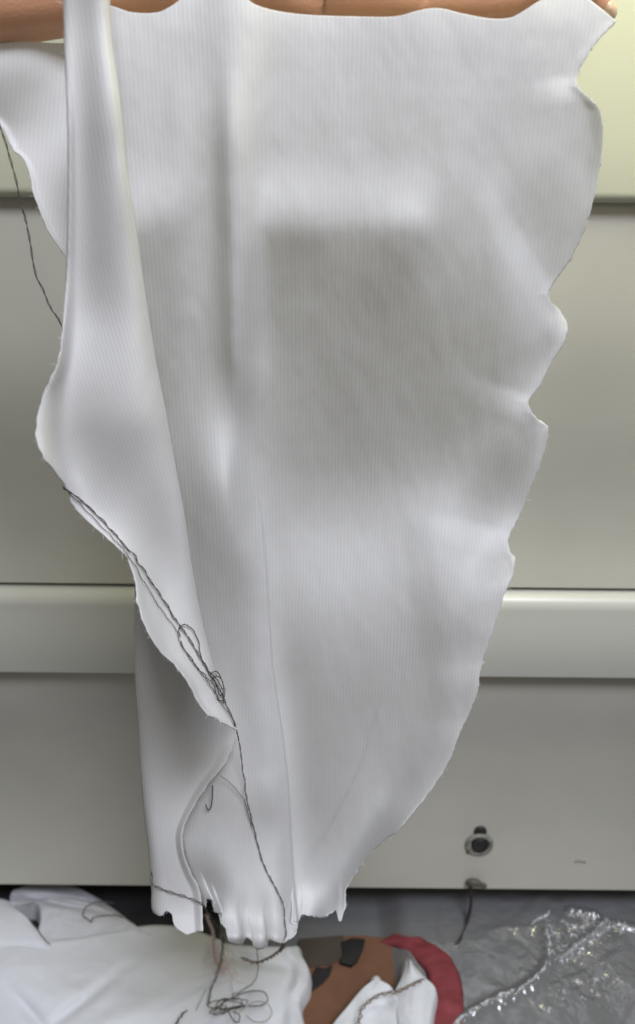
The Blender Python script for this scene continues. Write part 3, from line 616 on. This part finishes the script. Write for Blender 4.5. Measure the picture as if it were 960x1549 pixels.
# tangle of dark thread
def tangle(seed, cx, cy, rx, ry, z, turns=5, n=320):
    rs = np.random.RandomState(seed); P3 = []
    for k in range(turns*5):
        a = k*2*math.pi/5+rs.uniform(-.5, .5); r = rs.uniform(.35, 1.0); P3.append(atz(cx+rx*r*math.cos(a)+.25*rx*math.sin(k*.9), cy+ry*r*math.sin(a)*.8-.2*ry*math.cos(a), z+rs.uniform(0, .012)))
    return catmull3(P3, n)
g = [tube(tangle(21, 345, 1518, 40, 15, .080, 3), .0007, 5), tube(tangle(22, 330, 1528, 24, 11, .08, 2, 200), .0006, 5),
     tube(catmull3([atz(x, y, .082) for x, y in [(320, 1530), (345, 1512), (375, 1500), (398, 1500), (405, 1512), (396, 1520), (372, 1522), (350, 1526), (335, 1534)]], 90), .0009, 5),
     tube(catmull3([atz(x, y, .083) for x, y in [(345, 1528), (352, 1542), (360, 1546), (362, 1535), (352, 1530)]], 50), .0009, 5)]
o = link('thread_tangle', grid_mesh('tangle', g), M_thread); tag(o, 'tangle of dark looping thread on the white cloth below the hem', 'thread')
g = [tube(catmull3([atz(x, y, .084) for x, y in [(362, 1530), (385, 1515), (404, 1518), (411, 1532), (402, 1544), (385, 1545), (372, 1536)]], 80), .0009, 5)]
o = link('thread', grid_mesh('t', g), mat('pale_thread', (.36, .34, .33), .9)); tag(o, 'pale grey loop of thread right of the dark tangle', 'thread')
o = thread([(337, 1418, -.16), (336, 1445, -.16), (330, 1470, -.17), (320, 1495, -.18), (315, 1520, -.19), (312, 1545, -.2)], n=120, r=.0007, seed=14, spread=.0014, wob=.0012)
tag(o, 'dark thread dropping from the hem to the tangle', 'thread')
o = thread([(385, 1425, -.17), (390, 1450, -.17), (388, 1475, -.18), (376, 1492, -.185), (350, 1505, -.19)], n=80, r=.0007, seed=15, two=False, wob=.001)
tag(o, 'single dark thread curving from the middle of the hem into the tangle', 'thread')
o = thread([(432, 1420, -.25), (424, 1438, -.2), (405, 1450, -.18), (385, 1456, -.17), (365, 1450, -.16)], n=60, r=.0011, seed=16, two=True, wob=.001, spread=.002, mm=M_brownyarn)
tag(o, 'soft brown yarn sagging under the right part of the hem', 'yarn')
o = thread([(311, 1495, -.19), (305, 1510, -.19), (295, 1530, -.2), (283, 1555, -.21)], n=50, r=.0006, seed=17, two=False, wob=.001, mm=mat('grey_thread2', (.25, .24, .24), .9))
tag(o, 'grey thread left of the dark tangle', 'thread')
o = thread([(282, 1528, .083), (276, 1533, .083), (268, 1545, .083), (262, 1556, .083)], z=.08, n=40, r=.001, seed=18, two=True, wob=.001)
tag(o, 'dark thread curl at the bottom edge left of the tangle', 'thread')
o = thread([(312, 1382, -.2), (322, 1412, -.18), (324, 1440, -.17), (330, 1458, -.16), (342, 1466, -.16)], n=60, r=.0016, seed=19, two=True, wob=.001, spread=.0012, mm=M_pink)
tag(o, 'pale pink yarn end hanging below the gap in the hem', 'yarn')
# fluffy brown-pink fibres
rs = np.random.RandomState(33); g = []
for k in range(60):
    x, y = 336+rs.randn()*11, 1405+rs.rand()*60; g.append(tube(catmull3([atz(x, y, .078), atz(x+rs.randn()*5, y+8, .084), atz(x+rs.randn()*7, y+18, .082), atz(x+rs.randn()*9, y+26, .078)], 12), .00022, 4))
o = link('loose_fibres', grid_mesh('f', g), mat('fibre', (.55, .42, .39), .9)); tag(o, 'loose brownish pink fibres under the gap in the hem', 'fibres', kind='stuff')

# brown cardboard with black tape
card = tag(empty('cardboard'), 'brown cardboard piece with black patches lying under the clear film', 'cardboard')
def slab(name, poly, z0, z1, m, parent=None, bev=.0015):
    bm = bmesh.new(); vs = [bm.verts.new(atz(x, y, z1)) for x, y in poly]; f = bm.faces.new(vs)
    if f.normal.z < 0: f.normal_flip()
    r = bmesh.ops.extrude_face_region(bm, geom=[f]); 
    for v in [e for e in r['geom'] if isinstance(e, bmesh.types.BMVert)]: pass
    for v in vs: v.co.z = z0
    bmesh.ops.recalc_face_normals(bm, faces=bm.faces); me = bpy.data.meshes.new(name); bm.to_mesh(me); bm.free()
    o = link(name, me, m, parent, smooth=False); b = o.modifiers.new('b', 'BEVEL'); b.width = bev; b.segments = 2; return o
slab('panel', [(452, 1468), (470, 1448), (480, 1418), (540, 1414), (590, 1418), (622, 1428), (640, 1470), (634, 1540), (600, 1640), (430, 1640), (440, 1560)], .001, .012, M_card, card)
slab('flap', [(446, 1520), (470, 1490), (505, 1462), (560, 1466), (590, 1490), (560, 1560), (500, 1640), (430, 1640)], .0125, .017, M_card, card)
slab('black_patch', [(516, 1424), (532, 1418), (552, 1420), (549, 1432), (540, 1452), (531, 1459), (513, 1454), (519, 1440)], .0125, .0205, M_tape, card, .0006)
slab('black_patch', [(478, 1462), (490, 1464), (503, 1459), (499, 1474), (488, 1487), (469, 1501), (462, 1496), (470, 1480)], .0175, .0195, M_tape, card, .0004)
slab('black_patch', [(452, 1420), (520, 1414), (516, 1450), (500, 1458), (468, 1462), (454, 1448)], .0125, .0145, mat('dark_card', (.06, .045, .035), .7, noise=.2, nscale=20), card, .0004)
# red band
def band():
    c = catmull3([atz(575, 1428, .006), atz(600, 1422, .016), atz(630, 1432, .026), atz(662, 1456, .034), atz(674, 1490, .034), atz(674, 1530, .032), atz(668, 1580, .03), atz(655, 1650, .02)], 60)
    T = np.gradient(c, axis=0); T /= np.linalg.norm(T, axis=1)[:, None]; N = np.cross(T, [0, 0, 1]); N /= np.linalg.norm(N, axis=1)[:, None]
    a = np.linspace(-1, 1, 13); W = np.interp(np.linspace(0, 1, 60), [0, .12, .3, .7, 1], [.003, .014, .023, .027, .026])
    P3 = c[:, None]+N[:, None]*(W[:, None]*a[None])[..., None]; P3[..., 2] += .010*np.sqrt(np.maximum(0, 1-a[None]**2))-.004+.005*fbm(P3[..., 0]*45, P3[..., 1]*90, 4); return P3
bd = band()
o = link('red_strap', grid_mesh('red', bd), M_red); s_ = o.modifiers.new('t', 'SOLIDIFY'); s_.thickness = .002
tag(o, 'curved red fabric band beside the brown cardboard', 'strap')
# white corner of cloth over the cardboard
def zt(G, s, t):
    x, y = G[..., 0], G[..., 1]; return .056+.012*g2(x, y, 600, 1510, 16, 60, -.5)-.006*g2(x, y, 575, 1520, 14, 50, .5)+.008*fbm(x/35, y/40, 15)
o = drape('white_cloth', [(567, 1481), (552, 1492), (530, 1518), (504, 1552), (450, 1680)], [(572, 1481), (588, 1490), (598, 1506), (622, 1528), (640, 1580), (650, 1680)], [(567, 1481), (570, 1480), (572, 1481)], [(450, 1680), (650, 1680)], 70, 50, zt, M_soft)
tag(o, 'white cloth corner rising in a point on the brown cardboard', 'cloth', GRP)
o = drape('white_cloth', [(618, 1455), (611, 1475), (602, 1496), (604, 1530), (612, 1600), (620, 1680)], [(621, 1456), (638, 1475), (655, 1492), (651, 1520), (646, 1560), (650, 1680)], [(618, 1455), (619, 1454), (621, 1456)], [(620, 1680), (650, 1680)], 60, 36, lambda G, s, t: .064+.01*np.sin(s*3)+.006*fbm(G[..., 0]/30, G[..., 1]/30, 18), M_soft)
tag(o, 'narrow peaked white cloth touching the red band', 'cloth', GRP)
o = thread([(640, 1481, .084), (622, 1490, .088), (600, 1500, .086), (580, 1503, .084), (562, 1512, .082), (548, 1526, .082), (540, 1560, .08)], z=.08, n=90, r=.001, seed=20, spread=.0022, wob=.0012, mm=M_brownyarn)
tag(o, 'dark brown double thread crossing the white cloth corner by the red band', 'thread')

# clear film over the floor
xs = np.arange(-.16, .62, .0016); ys = np.arange(-.40, .09, .0016); X, Yg = np.meshgrid(xs, ys); X = X[:, ::-1]*1.0
Z = np.full_like(X, .030)
rg = 1-np.abs(fbm(X*9+3, Yg*11, 40, 5))*2; rt_ = smoothstep(.19, .32, X); Z += (.002+.004*rt_)*(rg-.6)
Z += .0003*rt_*(1-np.abs(fbm(X*35, Yg*35, 50, 3))*2)
def glint_crease(pts, width, height, rough=.0):
    global Z
    c = catmull3([atz(x, y, .04) for x, y in pts], 120)
    best = np.full_like(X, 9.0); 
    for q in c: best = np.minimum(best, np.hypot(X-q[0], Yg-q[1]))
    e = np.exp(-(best/width)**2); Z += height*e*(1+rough*fbm(X*160, Yg*160, 77, 3)*2)
CR1 = [(680, 1552), (712, 1530), (750, 1510), (790, 1492), (818, 1470), (830, 1448), (831, 1425), (824, 1395)]
glint_crease(CR1, .010, .008, .3)
glint_crease([(836, 1448), (862, 1432), (890, 1412), (915, 1388)], .006, .006, .5)
glint_crease([(860, 1370), (895, 1376), (925, 1392), (960, 1398)], .007, .006, .5)
cc = atz(870, 1405, .04); m_ = np.exp(-((X-cc[0])/.055)**2-((Yg-cc[1])/.045)**2)
Z += m_*(.0012*np.sin((X*.8+Yg*1.1)*620)+.003*fbm(X*70, Yg*70, 60, 4))
cc = atz(870, 1480, .04); m_ = np.exp(-((X-cc[0])/.09)**2-((Yg-cc[1])/.05)**2); Z += m_*.004*fbm(X*90, Yg*90, 66, 4)
lo = smoothstep(.165, .105, X)      # pressed flat under the cardboard and the red band
P3 = np.stack([X, Yg, np.maximum(Z, .003)*(1-lo)+.0006*lo], -1)
film = link('plastic_film', grid_mesh('film', P3), M_film)
tag(film, 'crinkled clear plastic film spread over the dark floor', 'plastic film')

M_film_glint = bpy.data.materials.new('film_glint'); M_film_glint.use_nodes = True  # opaque white for the painted highlights along the film's folds
nt = M_film_glint.node_tree; b = nt.nodes['Principled BSDF']; b.inputs['Base Color'].default_value = (.8, .82, .86, 1); b.inputs['Roughness'].default_value = .25
nz = nt.nodes.new('ShaderNodeTexNoise'); nz.inputs['Scale'].default_value = 160; nz.inputs['Detail'].default_value = 4; tc = nt.nodes.new('ShaderNodeTexCoord'); nt.links.new(tc.outputs['Object'], nz.inputs['Vector'])
rp = nt.nodes.new('ShaderNodeValToRGB'); rp.color_ramp.elements[0].position = .42; rp.color_ramp.elements[1].position = .66; rp.color_ramp.elements[0].color = (.12, .12, .12, 1); rp.color_ramp.elements[1].color = (.9, .9, .9, 1)
nt.links.new(nz.outputs['Fac'], rp.inputs['Fac']); nt.links.new(rp.outputs['Color'], b.inputs['Alpha'])
def zfilm(p):
    i = int(np.clip(round((p[1]-ys[0])/.0016), 0, len(ys)-1)); j = int(np.clip(round((p[0]-xs[0])/.0016), 0, len(xs)-1)); return P3[i, len(xs)-1-j, 2]
def on_film(pts, n, r, seed, jit=.0):
    c = catmull3([atz(x, y, .036) for x, y in pts], n); rs = np.random.RandomState(seed)
    for q in c: q[2] = zfilm(q)
    c += np.stack([np.convolve(rs.randn(n+4), [.25]*4, 'same')[2:-2] for _ in range(3)], -1)*jit
    rr = np.interp(np.linspace(0, 1, n), [0, .1, .5, .9, 1], [.1, .8, 1, .8, .1])*r*(.7+.6*rs.rand(n)); return tube(c, rr, 6)
def strands(path, count, spread, r, L_, seed):
    rs = np.random.RandomState(seed); c = curve_pts(path, 200); out = []
    for k in range(count):
        i0 = rs.randint(0, 200-L_); seg = c[i0:i0+L_:max(1, L_//4)]+rs.randn(2)*spread
        out.append(on_film([tuple(q) for q in seg], 14, r*(.5+rs.rand()), seed*100+k, .0007))
    return out
link('glint_crease', grid_mesh('glint_crease', strands([(676, 1556)]+CR1[1:5], 75, 1.7, .0009, 16, 3)+strands(CR1[3:6], 26, .9, .0007, 24, 4)), M_film_glint, film)  # short white strands drawn as the lamp's reflection on the ridge
link('glint_crease', grid_mesh('glint_crease', strands(CR1[4:], 24, .7, .0006, 26, 6)), M_film_glint, film)
link('glint_crease', grid_mesh('glint_crease', [on_film([(803, 1396), (815, 1387), (828, 1380), (833, 1371)], 40, .0026, 3, .0004)]), M_film_glint, film)
rs = np.random.RandomState(5); g = []
for k in range(26):       # white glint lines on fine parallel pleats, running down to the big crease
    t = k/25.; x0, y0 = 842+t*75, 1440-t*52; L_ = 10+rs.rand()*9
    g.append(on_film([(x0, y0), (x0+L_*.35, y0+L_*.6), (x0+L_*.5, y0+L_)], 10, .0007, k, .0002))
for k in range(46):  # scattered white specks, sparkle modelled as thin tubes
    x0, y0 = 822+rs.rand()*75, 1384+rs.rand()*52
    if y0 > 1452-(x0-822)*.75: continue
    a = rs.rand()*1.2-.2; L_ = 7+rs.rand()*14; g.append(on_film([(x0, y0), (x0+L_*.5*math.cos(a)+2, y0+L_*.5*math.sin(a)), (x0+L_*math.cos(a), y0+L_*math.sin(a))], 12, .0009, k+50, .0006))
for cx, cy, sx, sy, nn in [(905, 1392, 30, 10, 12), (900, 1472, 12, 6, 7), (865, 1500, 30, 10, 5), (832, 1523, 8, 4, 3), (945, 1400, 12, 14, 7)]:
    for k in range(nn):
        x0, y0 = cx+rs.randn()*sx*.6, cy+rs.randn()*sy*.6; a = rs.rand()*3; L_ = 3+rs.rand()*8
        g.append(on_film([(x0, y0), (x0+L_*.5*math.cos(a), y0+L_*.5*math.sin(a)+1), (x0+L_*math.cos(a), y0+L_*math.sin(a))], 8, .0009, k+int(cx), .0006))
tag(link('fine_crease_glints', grid_mesh('fc', g), M_film_glint, film), kind='stuff')

rs = np.random.RandomState(44); g = []
for Pw, uvv, G in (pC, pA, pB, pD):
    edges = [Pw[:, -1], Pw[-1]] if Pw is pC[0] else ([Pw[:, 0]] if Pw is not pB[0] else [Pw[:, -1], Pw[-1]])
    for e in edges:
        L_ = np.linalg.norm(np.diff(e, axis=0), axis=1).sum()
        for k in range(int(L_/.0035)):
            i = rs.randint(2, len(e)-2); q = e[i]; v = rs.randn(3)*[1, .6, 1]; v /= np.linalg.norm(v); l = .0012+.0028*rs.rand()**2
            w2 = rs.randn(3)*.4; g.append(tube(np.array([q-v*.0005, q+v*l*.5+w2*l*.2, q+v*l+w2*l*.7]), [.00016, .00014, .00006], 3))
tag(link('edge_fuzz', grid_mesh('fuzz', g), M_soft, cloth), kind='stuff')
